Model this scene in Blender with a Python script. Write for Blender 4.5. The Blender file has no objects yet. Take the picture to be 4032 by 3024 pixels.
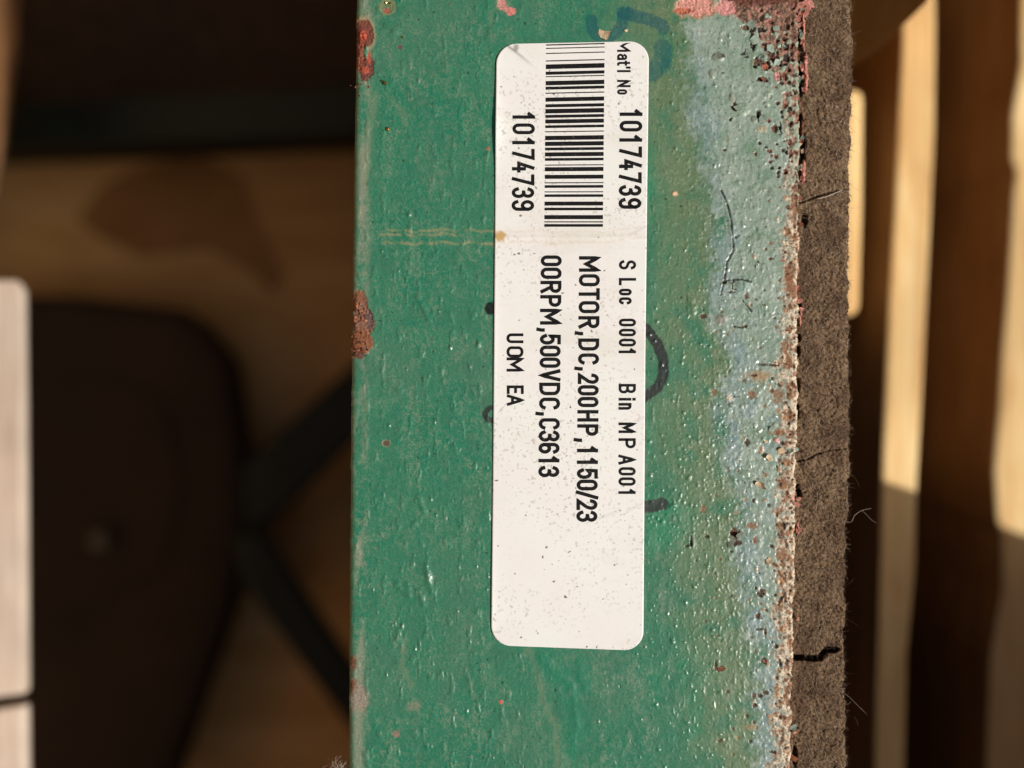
import bpy, math, random
import numpy as np
from mathutils import Vector
random.seed(7); rng = np.random.default_rng(7)
SC = bpy.context.scene; COL = SC.collection
MM = 0.001
# ------------------------------------------------------------------ camera, world, sun, exposure
D = 140.0                      # camera height above the painted face, mm
S = 24.0                       # photograph pixels per mm on the painted face
cam = bpy.data.objects.new('camera', bpy.data.cameras.new('camera')); COL.objects.link(cam)
cam.location = (0, 0, D*MM); cam.data.sensor_width = 36; cam.data.lens = 30
cam.data.clip_start = 0.01; cam.data.clip_end = 50
cam.data.dof.use_dof = True; cam.data.dof.focus_distance = D*MM; cam.data.dof.aperture_fstop = 4.8
SC.camera = cam
SUN_EL, SUN_AZ = 42.0, -20.0   # the sun stands to the right and slightly below in the picture
w = bpy.data.worlds.new('World'); SC.world = w; w.use_nodes = True
nt = w.node_tree; sky = nt.nodes.new('ShaderNodeTexSky'); sky.sky_type = 'NISHITA'; sky.sun_disc = False
sky.sun_elevation = math.radians(SUN_EL); sky.sun_rotation = math.radians(90 - SUN_AZ)
sky.dust_density = 7; sky.ozone_density = 0.3; sky.air_density = 0.8
nt.links.new(sky.outputs[0], nt.nodes['Background'].inputs[0]); nt.nodes['Background'].inputs[1].default_value = 0.05
sun = bpy.data.objects.new('sun', bpy.data.lights.new('sun', 'SUN')); COL.objects.link(sun)
sun.data.energy = 4.0; sun.data.angle = math.radians(0.6); sun.data.color = (1.0, 0.95, 0.89)
e, a = math.radians(SUN_EL), math.radians(SUN_AZ)
sdir = Vector((math.cos(e)*math.cos(a), math.cos(e)*math.sin(a), math.sin(e)))
sun.rotation_euler = sdir.to_track_quat('Z', 'Y').to_euler(); sun.location = sdir*2
SC.view_settings.view_transform = 'Standard'; SC.view_settings.look = 'None'
SC.view_settings.exposure = 0.0; SC.view_settings.gamma = 1
# ------------------------------------------------------------------ helpers
def P(px, py, z=0.0):
    "place something seen at photo pixel px,py at its real height z (mm)"
    k = (D - z)/D/S
    return ((px-2016.)*k, -(py-1512.)*k, z)
def lin(r, g, b):
    return np.array([((c/255.)/12.92 if c/255. < .04045 else ((c/255.+.055)/1.055)**2.4) for c in (r, g, b)])
PERM = rng.permutation(1024); GA = rng.uniform(0, 2*math.pi, 1024)
def noise(x, y, seed=0):
    x = np.asarray(x, float) + seed*17.31; y = np.asarray(y, float) - seed*9.77
    xi = np.floor(x).astype(int); yi = np.floor(y).astype(int); fx = x-xi; fy = y-yi
    def g(ix, iy, dx, dy):
        an = GA[PERM[(PERM[(ix+seed*31) & 1023]+iy) & 1023]]
        return np.cos(an)*dx + np.sin(an)*dy
    u = fx*fx*fx*(fx*(fx*6-15)+10); v = fy*fy*fy*(fy*(fy*6-15)+10)
    n0 = g(xi, yi, fx, fy)*(1-u) + g(xi+1, yi, fx-1, fy)*u
    n1 = g(xi, yi+1, fx, fy-1)*(1-u) + g(xi+1, yi+1, fx-1, fy-1)*u
    return (n0*(1-v)+n1*v)*1.5
def fbm(x, y, o=4, seed=0, r=.55):
    s = 0; am = 1; t = 0
    for i in range(o):
        s = s + am*noise(x*2**i, y*2**i, seed+i); t += am; am *= r
    return s/t
def sm(a, b, x):
    t = np.clip((x-a)/(b-a), 0, 1); return t*t*(3-2*t)
def mesh_obj(name, verts, faces, mat, parent=None, smooth=False):
    me = bpy.data.meshes.new(name); me.from_pydata([tuple(float(c)*MM for c in v) for v in verts], [], faces)
    me.update(); me.materials.append(mat)
    if smooth: me.polygons.foreach_set('use_smooth', [True]*len(me.polygons))
    o = bpy.data.objects.new(name, me); COL.objects.link(o)
    if parent: o.parent = parent
    return o
def grid_obj(name, V, mat, parent=None, attrs=None, smooth=True):
    "V: rows x cols x 3 in mm"
    R_, C_, _ = V.shape
    me = bpy.data.meshes.new(name)
    i = np.arange(R_*C_).reshape(R_, C_)
    q = np.stack([i[:-1, :-1], i[1:, :-1], i[1:, 1:], i[:-1, 1:]], -1).reshape(-1, 4)
    n = len(q)
    me.vertices.add(R_*C_); me.vertices.foreach_set('co', (V*MM).astype(np.float32).ravel())
    me.loops.add(n*4); me.loops.foreach_set('vertex_index', q.astype(np.int32).ravel())
    me.polygons.add(n); me.polygons.foreach_set('loop_start', np.arange(0, n*4, 4, dtype=np.int32))
    me.polygons.foreach_set('loop_total', np.full(n, 4, np.int32))
    me.polygons.foreach_set('use_smooth', np.full(n, smooth))
    me.update(calc_edges=True)
    for k, val in (attrs or {}).items():
        if val.ndim == 3:
            at = me.color_attributes.new(k, 'FLOAT_COLOR', 'POINT')
            c = np.ones((R_*C_, 4), np.float32); c[:, :3] = val.reshape(-1, 3); at.data.foreach_set('color', c.ravel())
        else:
            at = me.attributes.new(k, 'FLOAT', 'POINT'); at.data.foreach_set('value', val.astype(np.float32).ravel())
    me.materials.append(mat)
    o = bpy.data.objects.new(name, me); COL.objects.link(o)
    if parent: o.parent = parent
    return o
def empty(name, label, cat, loc=(0, 0, 0), group=None):
    o = bpy.data.objects.new(name, None); COL.objects.link(o); o.empty_display_size = .01
    o.location = [c*MM for c in loc]; tag(o, label, cat, group); return o
def tag(o, label=None, cat=None, group=None, kind=None):
    if label: o['label'] = label
    if cat: o['category'] = cat
    if group: o['group'] = group
    if kind: o['kind'] = kind
    return o
def keep(o, parent):
    "parent while keeping world-built vertices in place"
    o.parent = parent; o.matrix_parent_inverse = Vector((0, 0, 0)) and o.matrix_parent_inverse
    o.location = tuple(-c for c in parent.location); return o
# ------------------------------------------------------------------ materials
def mat(name, build):
    m = bpy.data.materials.new(name); m.use_nodes = True
    build(m.node_tree, m.node_tree.nodes['Principled BSDF']); return m
def N(nt, t, **k):
    n = nt.nodes.new(t)
    for a_, v in k.items():
        if a_ in n.inputs: n.inputs[a_].default_value = v
        else: setattr(n, a_, v)
    return n
def ntex(nt, scale, detail=4, rough=.6, stretch=(1, 1, 1), off=0, dist=0):
    tc = N(nt, 'ShaderNodeTexCoord'); mp = N(nt, 'ShaderNodeMapping')
    mp.inputs['Scale'].default_value = stretch; mp.inputs['Location'].default_value = (off, off*.7, 0)
    n = N(nt, 'ShaderNodeTexNoise'); n.inputs['Scale'].default_value = scale
    n.inputs['Detail'].default_value = detail; n.inputs['Roughness'].default_value = rough; n.inputs['Distortion'].default_value = dist
    nt.links.new(tc.outputs['Object'], mp.inputs[0]); nt.links.new(mp.outputs[0], n.inputs['Vector'])
    return n.outputs['Fac']
def ramp(nt, fac, stops):
    r = N(nt, 'ShaderNodeValToRGB'); cr = r.color_ramp
    while len(cr.elements) < len(stops): cr.elements.new(.5)
    for el, (p, c) in zip(cr.elements, stops):
        el.position = p; el.color = (*c, 1) if hasattr(c, '__len__') else (c, c, c, 1)
    nt.links.new(fac, r.inputs[0]); return r.outputs[0]
def mix(nt, f, a_, b_, mode='MIX'):
    m = N(nt, 'ShaderNodeMix', data_type='RGBA', blend_type=mode)
    for s_, v in ((0, f), (6, a_), (7, b_)):
        if isinstance(v, bpy.types.NodeSocket): nt.links.new(v, m.inputs[s_])
        elif s_ == 0: m.inputs[0].default_value = v
        else: m.inputs[s_].default_value = (*v, 1)
    return m.outputs[2]
def bump(nt, b, h, strength, dist):
    n = N(nt, 'ShaderNodeBump'); n.inputs['Strength'].default_value = strength; n.inputs['Distance'].default_value = dist
    nt.links.new(h, n.inputs['Height'])
    if b.inputs['Normal'].is_linked: nt.links.new(b.inputs['Normal'].links[0].from_socket, n.inputs['Normal'])
    nt.links.new(n.outputs[0], b.inputs['Normal'])
def attr(nt, name, out='Fac'):
    n = N(nt, 'ShaderNodeAttribute'); n.attribute_name = name; return n.outputs[out]
def m_face(nt, b):
    col = attr(nt, 'pigment', 'Color')
    g = ramp(nt, ntex(nt, 5200, 3, .7), [(.3, .80), (.7, 1.2)])
    nt.links.new(mix(nt, 1.0, col, g, 'MULTIPLY'), b.inputs['Base Color'])
    nt.links.new(attr(nt, 'rough'), b.inputs['Roughness'])
    b.inputs['Specular IOR Level'].default_value = .5
    bump(nt, b, ntex(nt, 1500, 4, .6, off=3), .35, .00012)
    bump(nt, b, ntex(nt, 5500, 2, .6, off=1), .25, .00004)
MFACE = mat('weathered_green_paint', m_face)
def solid(name, c1, c2, scale, rough=.7, bs=.3, bd=.0003, stretch=(1, 1, 1), metallic=0):
    def f(nt, b):
        nt.links.new(ramp(nt, ntex(nt, scale, 5, .6, stretch), [(.3, c1), (.7, c2)]), b.inputs['Base Color'])
        b.inputs['Roughness'].default_value = rough; b.inputs['Metallic'].default_value = metallic
        bump(nt, b, ntex(nt, scale*2, 4, .6, stretch, 2), bs, bd)
    return mat(name, f)
MGREEN = solid('green_paint', lin(38, 105, 80), lin(62, 118, 92), 300, .45)
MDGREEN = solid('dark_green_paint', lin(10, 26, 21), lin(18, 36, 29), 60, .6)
MRUST = solid('rust', lin(70, 35, 22), lin(150, 88, 55), 900, .9, .8, .0006)
MPINK = solid('pink_primer', lin(140, 84, 70), lin(204, 140, 126), 1500, .8, .6)
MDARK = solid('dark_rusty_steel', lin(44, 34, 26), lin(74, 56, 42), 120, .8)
MTAN = solid('tan_crust', lin(165, 140, 105), lin(215, 195, 165), 1500, .85, .6)
MFLAKE = solid('pale_green_paint', lin(104, 128, 112), lin(146, 160, 146), 1200, .5, .4)
MBARE = solid('dark_dirty_paint', lin(70, 82, 70), lin(105, 110, 95), 900, .6, .4)
MGOLD = solid('brass_swarf', lin(150, 110, 40), lin(200, 160, 80), 900, .25, .2, metallic=.9)
def wood(name, c1, c2, c3, stretch, sc=60, rough=.75):
    def f(nt, b):
        g = ramp(nt, ntex(nt, sc, 6, .65, stretch, dist=.6), [(.28, c1), (.5, c2), (.72, c3)])
        k = ramp(nt, ntex(nt, sc*.35, 3, .5, (1, 1, 1), 5), [(.35, .78), (.65, 1.08)])
        nt.links.new(mix(nt, 1.0, g, k, 'MULTIPLY'), b.inputs['Base Color']); b.inputs['Roughness'].default_value = rough
        bump(nt, b, ntex(nt, sc*3, 4, .6, stretch, 9), .3, .0005)
    return mat(name, f)
MWOOD = wood('pale_pine', lin(206, 152, 88), lin(238, 200, 136), lin(250, 226, 172), (6, .5, 6), 40)
MPLY = wood('plywood', lin(150, 108, 58), lin(185, 140, 80), lin(205, 160, 98), (1, 4, 1), 14)
MPALE = wood('whitish_timber', lin(186, 165, 146), lin(208, 190, 172), lin(222, 208, 192), (6, .5, 6))
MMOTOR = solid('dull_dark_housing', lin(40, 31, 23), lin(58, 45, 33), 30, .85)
# ------------------------------------------------------------------ steel beam
def Ledge(y): return np.interp(y, [-2000, 0, 1000, 2000, 3024, 5000], [1424, 1402, 1386, 1376, 1370, 1352])
def Redge(y): return np.interp(y, [-2000, 0, 700, 1500, 2200, 3024, 5000], [3160, 3146, 3148, 3140, 3128, 3112, 3080])
LAB = dict(l=[(160, 1955), (700, 1950), (1400, 1945), (2560, 1934)], r=[(160, 2556), (700, 2549), (1400, 2541), (2560, 2533)])
def lab_l(y): return np.interp(y, *zip(*LAB['l']))
def lab_r(y): return np.interp(y, *zip(*LAB['r']))
def segdist(X, Y, pts):
    d = np.full(X.shape, 1e9)
    for (x0, y0), (x1, y1) in zip(pts[:-1], pts[1:]):
        dx, dy = x1-x0, y1-y0; t = np.clip(((X-x0)*dx+(Y-y0)*dy)/(dx*dx+dy*dy+1e-9), 0, 1)
        d = np.minimum(d, np.hypot(X-x0-t*dx, Y-y0-t*dy))
    return d
def local(X, Y, x0, y0, x1, y1):
    "row/col window of the grid holding a box of pixels"
    rr = np.where((Y[:, 5] > y0) & (Y[:, 5] < y1))[0]
    if len(rr) == 0: return None
    c = X[rr[len(rr)//2]]; cc = np.where((c > x0) & (c < x1))[0]
    if len(cc) == 0: return None
    return (slice(rr[0], rr[-1]+1), slice(cc[0], cc[-1]+1))
step = 3.2                                     # px between vertices inside the frame
ys = list(np.arange(-60, 3090, step)); st = step
lo = []; y = -60
while y > -6000: st *= 1.16; y -= st; lo.append(y)
hi = []; y = ys[-1]; st = step
while y < 9000: st *= 1.16; y += st; hi.append(y)
ys = np.array(lo[::-1]+ys+hi)
RL, RR = 26., 10.
ncol = int((3140-1385)/step)
s = np.linspace(0, 1, ncol)
th = np.radians(np.linspace(90, 0, 12))[:-1]
# profile as (anchor, px offset, z mm, nx, nz)
prof = [('L', 0, -60, -1, 0), ('L', 0, -20, -1, 0), ('L', 0, -5, -1, 0), ('L', 0, -2, -1, 0)]
prof += [('L', RL-RL*math.sin(t), -RL/S+RL/S*math.cos(t), -math.sin(t), math.cos(t)) for t in th]
nL = len(prof)
R_, C_ = len(ys), nL+ncol+6
X = np.zeros((R_, C_)); Y = np.repeat(ys[:, None], C_, 1); Z = np.zeros((R_, C_)); NX = np.zeros((R_, C_)); NZ = np.ones((R_, C_))
Lx = Ledge(ys); jag = (ys > -900) & (ys < 4000)
Rx = Redge(ys) + jag*(fbm(ys/55, ys*0+3, 5, 40)*16)
for i, (_, ox, z, nx, nz) in enumerate(prof):
    X[:, i] = Lx+ox; Z[:, i] = z; NX[:, i] = nx; NZ[:, i] = nz
X[:, nL:nL+ncol] = (Lx+RL)[:, None] + s[None]*(Rx-RR-Lx-RL)[:, None]
for j, t in enumerate(np.radians([30, 60, 90])):
    c = nL+ncol+j; X[:, c] = Rx-RR+RR*math.sin(t); Z[:, c] = -RR/S*(1-math.cos(t)); NX[:, c] = math.sin(t); NZ[:, c] = math.cos(t)
for j, z in enumerate((-.8, -1.1, -1.5)):
    c = nL+ncol+3+j; X[:, c] = Rx; Z[:, c] = z; NX[:, c] = 1; NZ[:, c] = 0
T = Rx[:, None]-X                               # px to the right edge
# --- relief and pigment
n_lo = fbm(X/420, Y/420, 4, 1); n_md = fbm(X/110, Y/110, 5, 5); n_fi = fbm(X/28, Y/28, 4, 9); n_pt = noise(X/7.5, Y/7.5, 13)
n_str = fbm(X/45, Y/330, 4, 16); n_wp = fbm(X/160, Y/160, 5, 22)*70; n_pt2 = noise(X/5.3, Y/5.3, 23)
def lay(colr, m): 
    global CO
    CO = CO*(1-m[..., None]) + np.asarray(colr)*m[..., None]
CO = np.zeros(X.shape+(3,)) + lin(46, 115, 89)
lay(lin(28, 112, 86), sm(-.1, .3, n_lo)*.85)
lay(lin(66, 114, 92), sm(.02, .3, fbm(X/230, Y/420, 4, 205))*.5)
lay(lin(54, 104, 82), sm(.0, .5, -n_md)*.45)
H = fbm(X/16, Y/120, 3, 38)*.014 + sm(.12, .5, fbm(X/34, Y/75, 3, 39))*.10*sm(2300, 1900, X) + sm(.25, .55, fbm(X/20, Y/34, 2, 42))*(.02+.04*sm(2300, 2700, X)) + fbm(X/300, Y/300, 3, 30)*.10 + fbm(X/38, Y/50, 3, 33)*.045 + fbm(X/15, Y/19, 2, 36)*.016
RO = np.full(X.shape, .27)
dust = sm(-.05, .45, fbm(X/75, Y/180, 4, 16)+.45*n_md+.5*n_fi)*.5 + sm(.0, .5, n_lo+n_fi*.6)*.3
lay(lin(122, 136, 112), np.clip((dust*.42+.10)*(.1+1.1*sm(-.35, .45, n_pt+.6*n_fi)), 0, .45))
RO += dust*.22
fine = sm(.22, .5, n_pt)*sm(-.3, .3, n_md)*.22
lay(lin(142, 142, 118), fine)
# olive zone right of the label
Bx = np.interp(Y, [-400, 0, 200, 500, 700, 1000, 1300, 1450, 1600, 1800, 2000, 2200, 2400, 2600, 2800, 3024, 3600],
               [2680, 2700, 2735, 2745, 2800, 2850, 2810, 2900, 2850, 2850, 2930, 2910, 2950, 2980, 3000, 3010, 3020])
q = X+n_wp-Bx
oliv = sm(-430, -60, q)*sm(-.5, .25, n_md+.35*n_lo+.1)*.85
lay(lin(98, 116, 84), np.clip(oliv, 0, .8)); RO += oliv*.08
# lively green left between
lay(lin(28, 122, 88), sm(-460, -300, q)*sm(-150, -280, q)*sm(.0, .3, n_lo+.5*n_md)*.7)
# pale oxidised band
pale = sm(-34, 34, q+n_fi*85+n_md*60)
pc = lin(124, 146, 130)*(1-sm(-.4, .4, n_md)[..., None]) + lin(142, 158, 146)*sm(-.4, .4, n_md)[..., None]
CO = CO*(1-pale[..., None]) + pc*pale[..., None]
lay(lin(100, 130, 108), pale*sm(.12, .4, fbm(X/130, Y/130, 4, 44))*.7)
q2 = q-18+fbm(X/90, Y/90, 4, 46)*70+n_fi*30
blue = np.exp(-(q2/48)**2)*.6*sm(-.35, .25, n_lo+.5*n_md) + pale*sm(.0, .3, fbm(X/90, Y/120, 5, 47))*sm(900, 1700, Y)*.5
lay(lin(112, 138, 146), np.clip(blue, 0, .75)*(.8+.4*n_pt))
lay(lin(104, 118, 92), pale*sm(.2, .45, fbm(X/48, Y/60, 4, 48))*.5)
lay(lin(168, 176, 170), pale*sm(.22, .5, fbm(X/60, Y/60, 4, 50))*.45)
H += sm(-200, 60, q)*(fbm(X/24, Y/24, 3, 52)*.09-np.abs(fbm(X/34, Y/34, 3, 53))*.12)
RO -= pale*.06
# speckles
lay(lin(40, 44, 34), sm(.52, .62, noise(X/11, Y/11, 61))*.5*(.12+.88*pale))
lay(lin(182, 170, 142), sm(.50, .62, noise(X/9, Y/9, 64))*.45*(.15+.6*sm(-400, 0, q)))
spk = sm(.66, .72, noise(X/15, Y/15, 67))*sm(.05, .2, fbm(X/90, Y/90, 2, 68)); lay(lin(34, 40, 32), spk*.8); H -= spk*.06
# worn edge along the left
u = X-Lx[:, None]
wear = np.exp(-((u-38)/26)**2)*sm(-.25, .35, fbm(X/60, Y/210, 4, 71)+.3*n_fi+.15*np.interp(Y, [0, 350, 450, 1100, 1500, 2500, 2700, 2900, 3024], [.2, .4, 1.4, 1.2, .4, -.2, 1.8, 1.2, .5]))
lay(lin(140, 136, 118), np.clip(wear*.75, 0, .8)*(.8+.3*n_pt)); RO += wear*.3
H -= np.clip(-NZ+1, 0, 1)*0
# tan stain line crossing at the sticker fold
for (xa, xb, yy) in ((1490, 1950, 908), (1480, 1950, 958), (1470, 1800, 925)):
    d = np.abs(Y-yy-fbm(X/60, Y*0, 3, 75)*14); lay(lin(150, 140, 100), np.exp(-(d/5)**2)*sm(xa, xa+40, X)*sm(xb+30, xb, X)*sm(-.5, .2, n_fi)*.6)
# long gray run marks bottom middle
for pts, wd in (([(2085, 2560), (2120, 2650), (2140, 2760), (2190, 2860), (2200, 3060)], 22), ([(1600, 2500), (1580, 2620), (1620, 2700)], 16),
                ([(1520, 370), (1580, 440), (1600, 490)], 12), ([(1480, 380), (1450, 520), (1440, 700)], 22), ([(1970, 10), (1930, 60), (1935, 160)], 12), ([(1840, 2640), (1870, 2750)], 9)):
    d = segdist(X, Y, pts)+n_fi*14; lay(lin(128, 134, 108), sm(wd, wd*.2, d+n_fi*14)*.3)
for pts in ([(2130, 2590), (2250, 2700), (2270, 2840), (2250, 2960)], [(2280, 2600), (2300, 2700)]):
    d = segdist(X, Y, pts)+n_wp*.3; m = sm(70, 5, d+n_fi*40); lay(lin(34, 118, 90), m*.55); H += np.exp(-(d/16)**2)*.07
# crust along the right edge
topw = sm(950, 650, Y)
cw = 80+fbm(X*0, Y/120, 3, 80)*110+30*sm(1300, 2400, Y)
crust = sm(1, -.2, (T-cw*.55+n_fi*45+n_wp*.25)/28)*(1-topw*.35)
cc = fbm(X/26, Y/30, 4, 83)
cm = sm(-.1, .12, cc)[..., None]; ccol = lin(194, 182, 160)*cm+lin(138, 144, 128)*(1-cm)
CO = CO*(1-crust[..., None])+ccol*crust[..., None]
lay(lin(216, 200, 176), crust*sm(44, 8, T+n_fi*20)*sm(-.3, .1, n_fi)*sm(700, 900, Y)*.9)
rs = sm(.10, .26, fbm(X/40, Y/44, 3, 86)+.5*fbm(X/11, Y/11, 3, 87))*crust; lay(lin(134, 84, 50), rs*.85)
lay(lin(96, 58, 36), crust*sm(.25, .45, n_pt)*.7)
lay(lin(198, 140, 118), crust*sm(.2, .4, fbm(X/70, Y/90, 3, 89))*sm(30, 8, T)*.8)
H += crust*(fbm(X/14, Y/14, 3, 92)*.20+.05); RO += crust*.4
# eaten area, top right
qq = (X-np.interp(Y, [-400, 0, 60, 120, 250, 400, 620, 900], [2780, 2860, 2900, 2960, 3030, 3085, 3115, 3120]))+n_wp*.7+n_fi*55
eat = sm(-12, 16, qq)*sm(980, 760, Y)
isl = fbm(X/36, Y/36, 4, 95)
m = eat*sm(-.28-.05, -.12, isl - .35*sm(0, 400, Y) + .1+.25*sm(120, 0, Y))
ec = fbm(X/34, Y/34, 3, 98)
em = sm(-.05, .3, ec+.3*isl)[..., None]; ecol = lin(108, 80, 64)*(1-em)+lin(156, 110, 98)*em
CO = CO*(1-m[..., None])+ecol*m[..., None]; lay(lin(58, 34, 28), m*sm(.05, .3, -ec)*.8); lay(lin(168, 140, 108), m*sm(.2, .45, n_pt)*.6)
H += -m*.16+m*fbm(X/12, Y/12, 3, 101)*.22; RO += m*.45
lay(lin(140, 156, 136), eat*(1-m)*.7)
def blot(cx, cy, rx, ry, colr, depth=0., rough=.85, rag=.45, edge=.25, rimc=None, alpha=.95):
    global H, RO, CO
    R2 = max(rx, ry)*2+8
    w_ = local(X, Y, cx-R2, cy-R2, cx+R2, cy+R2)
    if w_ is None: return
    x, y = X[w_], Y[w_]; sc = max(6, min(rx, ry)*.9)
    d = np.hypot((x-cx)/rx, (y-cy)/ry)+rag*fbm(x/sc, y/sc, 3, int(cx+cy) % 97)
    m = sm(1+edge, 1-edge, d)
    if rimc is not None:
        rm = np.exp(-((d-1.05)/.22)**2); CO[w_] = CO[w_]*(1-rm[..., None]*.7)+rimc*rm[..., None]*.7
        H[w_] += rm*abs(depth)*.35
    var = (1+.7*fbm(x/8, y/8, 2, 5)+.35*noise(x/5, y/5, 6))[..., None]
    CO[w_] = CO[w_]*(1-alpha*m[..., None])+np.asarray(colr)*var*alpha*m[..., None]
    H[w_] += m*depth + m*fbm(x/9, y/9, 3, 7)*min(.24, 1.6*abs(depth))
    RO[w_] = RO[w_]*(1-m)+rough*m
cR, cD, cO, cP, cT, cG = lin(112, 66, 44), lin(40, 26, 20), lin(166, 84, 60), lin(196, 136, 122), lin(160, 140, 108), lin(122, 132, 118)
# large pink patches at the top
blot(2740, 28, 75, 38, cP, -.12, .85, .5, .12, cT); blot(2690, 42, 40, 12, lin(170, 96, 72), -.1, .85, .4, .15)
blot(2860, 30, 45, 30, lin(190, 130, 125), -.08, .85, .55, .2); blot(2990, -20, 130, 40, lin(92, 52, 40), -.2, .9, .5, .2)
# rust on the left edge
blot(1432, 130, 36, 58, lin(110, 56, 44), -.16, .9, .3, .1, cT); blot(1440, 265, 32, 52, lin(100, 52, 44), -.16, .9, .3, .1)
blot(1415, 200, 22, 80, lin(128, 70, 50), -.14, .9, .3, .15); blot(1430, 140, 14, 22, lin(172, 76, 54), .04, .8, .4, .3)
blot(1452, 225, 9, 26, lin(160, 74, 54), .04, .8, .4, .3); blot(1440, 205, 10, 22, lin(85, 135, 105), .1, .5, .3, .2); blot(1438, 275, 16, 14, lin(166, 78, 54), .04, .8, .5, .3)
blot(1413, 1200, 32, 62, lin(124, 78, 54), -.14, .9, .3, .1); blot(1428, 1270, 46, 60, lin(122, 82, 64), -.14, .9, .25, .1)
blot(1420, 1345, 52, 44, lin(126, 76, 48), .05, .9, .35, .1); blot(1412, 1390, 24, 24, lin(88, 48, 32), .04, .9, .5, .2)
blot(1453, 1260, 14, 40, lin(96, 74, 72), -.1, .8, .4, .25)
for yy in (2610, 2700): blot(1388, yy, 14, 30, lin(120, 82, 60), -.08, .9, .5, .3)
blot(1418, 2750, 40, 60, lin(140, 124, 112), -.02, .7, .6, .35, None, .7)
blot(1525, 28, 26, 26, lin(98, 112, 80), -.05, .6, .1, .12, lin(140, 130, 90)); blot(1522, 42, 12, 10, lin(150, 76, 58), -.05, .8, .4, .2)
blot(1575, 185, 9, 9, lin(90, 60, 60), -.05); blot(1520, 1745, 14, 11, lin(84, 70, 56), -.1, .8, .2, .2, cT)
blot(1975, 15, 16, 22, lin(190, 130, 125), -.08, .8, .5, .2, cT); blot(2012, 45, 20, 16, lin(196, 118, 112), -.06, .8, .4, .2); blot(1995, 35, 12, 12, lin(180, 120, 110), -.06)
blot(1922, 585, 7, 6, lin(170, 90, 60), .06); blot(2657, 762, 11, 9, lin(214, 178, 140), .14, .8, .2); blot(1973, 2763, 9, 8, lin(196, 96, 80), .08)
blot(1560, 2890, 14, 14, lin(130, 110, 96), -.02, .8, .3); blot(1630, 2780, 26, 20, lin(118, 118, 98), 0, .7, .7, .4, None, .6)
# rust stains and pits of the pale band
for c in ((3128, 800, 16, 42), (3122, 945, 14, 26), (3108, 1062, 20, 32), (3118, 1138, 24, 30), (3112, 1206, 18, 14), (3088, 1360, 14, 22), (3098, 1428, 28, 22),
          (3115, 1548, 14, 24), (3062, 1552, 22, 26), (3106, 1640, 18, 26), (3060, 1702, 30, 12), (3100, 1820, 26, 12), (3090, 1905, 22, 30), (3070, 2072, 20, 18),
          (3078, 2200, 26, 30), (3095, 2275, 20, 26), (3070, 2390, 12, 22), (2962, 1552, 18, 18), (2962, 2070, 22, 12), (2770, 2005, 9, 18), (2812, 1548, 10, 12)):
    blot(*c, lin(126, 84, 52), -.05, .85, 1.5, .35, None, .8)
for i in range(260):
    cy = rng.uniform(760, 3060); cx = Redge(cy)-rng.exponential(38)-4; rr = rng.uniform(2.5, 9)
    blot(cx, cy, rr, rr*rng.uniform(.8, 1.8), (lin(122, 78, 46), lin(92, 60, 40), lin(168, 132, 96), lin(206, 190, 164))[i % 4], (-.06, -.1, .08, .12)[i % 4], .85, 1.4, .3)
for i in range(70):
    cy = rng.uniform(1100, 3060); cx = rng.normal(2930, 90); rr = rng.uniform(2.5, 7)
    blot(cx, cy, rr, rr*rng.uniform(.6, 1.4), (lin(110, 74, 48), lin(96, 84, 64), lin(150, 128, 92))[i % 3], -.08, .8, 1.4, .3)
for i in range(60):
    cy = rng.uniform(1150, 1410); cx = rng.uniform(1386, 1460); rr = rng.uniform(2.5, 6)
    if np.hypot((cx-1420)/42, (cy-1290)/125) < 1: blot(cx, cy, rr, rr, (lin(78, 46, 32), lin(172, 112, 74), lin(96, 78, 74))[i % 3], (-.08, .12, .05)[i % 3], .8, 1.2, .3)
for c in ((2985, 1478, 60, 16), (2990, 1485, 30, 22), (2955, 2862, 26, 10), (3035, 2845, 12, 12), (2900, 2018, 12, 6)): blot(*c, lin(150, 122, 86), .02, .8, .8, .5, None, .6)
PITS = ((2935, 108, 14, 9), (2985, 116, 36, 11), (2963, 182, 8, 20), (2972, 165, 10, 14), (2940, 222, 12, 5), (2972, 262, 10, 7), (2985, 240, 18, 16), (3018, 258, 16, 20), (3045, 214, 7, 26),
        (3063, 206, 8, 8), (3092, 152, 9, 8), (3062, 158, 8, 7), (3036, 84, 11, 8), (3098, 182, 12, 12), (3012, 172, 12, 6), (2892, 415, 8, 16), (2986, 452, 7, 20), (3026, 476, 7, 7), (3050, 506, 11, 14), (3072, 498, 6, 20),
        (3004, 312, 24, 9), (3068, 302, 12, 16), (3098, 228, 16, 14), (2876, 470, 6, 6), (3062, 405, 7, 7), (3078, 440, 6, 8), (2858, 1112, 16, 6), (2888, 1134, 10, 7), (2880, 1150, 16, 4), (2932, 1286, 12, 4),
        (3036, 1018, 10, 5), (2984, 1030, 5, 6), (3005, 1435, 22, 4), (2968, 1478, 14, 5), (2942, 1742, 10, 12), (2966, 1972, 6, 9), (2890, 2112, 14, 34), (2905, 2138, 18, 10), (2782, 2112, 8, 6), (2722, 2140, 4, 14), (2880, 2172, 6, 5),
        (2995, 2338, 14, 12), (3002, 2324, 10, 5), (2976, 2316, 5, 5), (2990, 2478, 16, 5), (3013, 2488, 4, 20), (3008, 2602, 12, 11), (2834, 2636, 20, 8), (2818, 2620, 4, 16), (3015, 2728, 12, 8), (2992, 2740, 9, 9), (2972, 2778, 9, 8),
        (2955, 2920, 6, 6), (3042, 2962, 14, 6), (2985, 2425, 8, 12), (3055, 2545, 8, 10), (3080, 1745, 7, 10), (3068, 660, 6, 6), (3096, 600, 6, 8), (3103, 820, 5, 5), (2852, 590, 8, 4), (2768, 1245, 14, 10), (3104, 2655, 8, 5))
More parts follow.
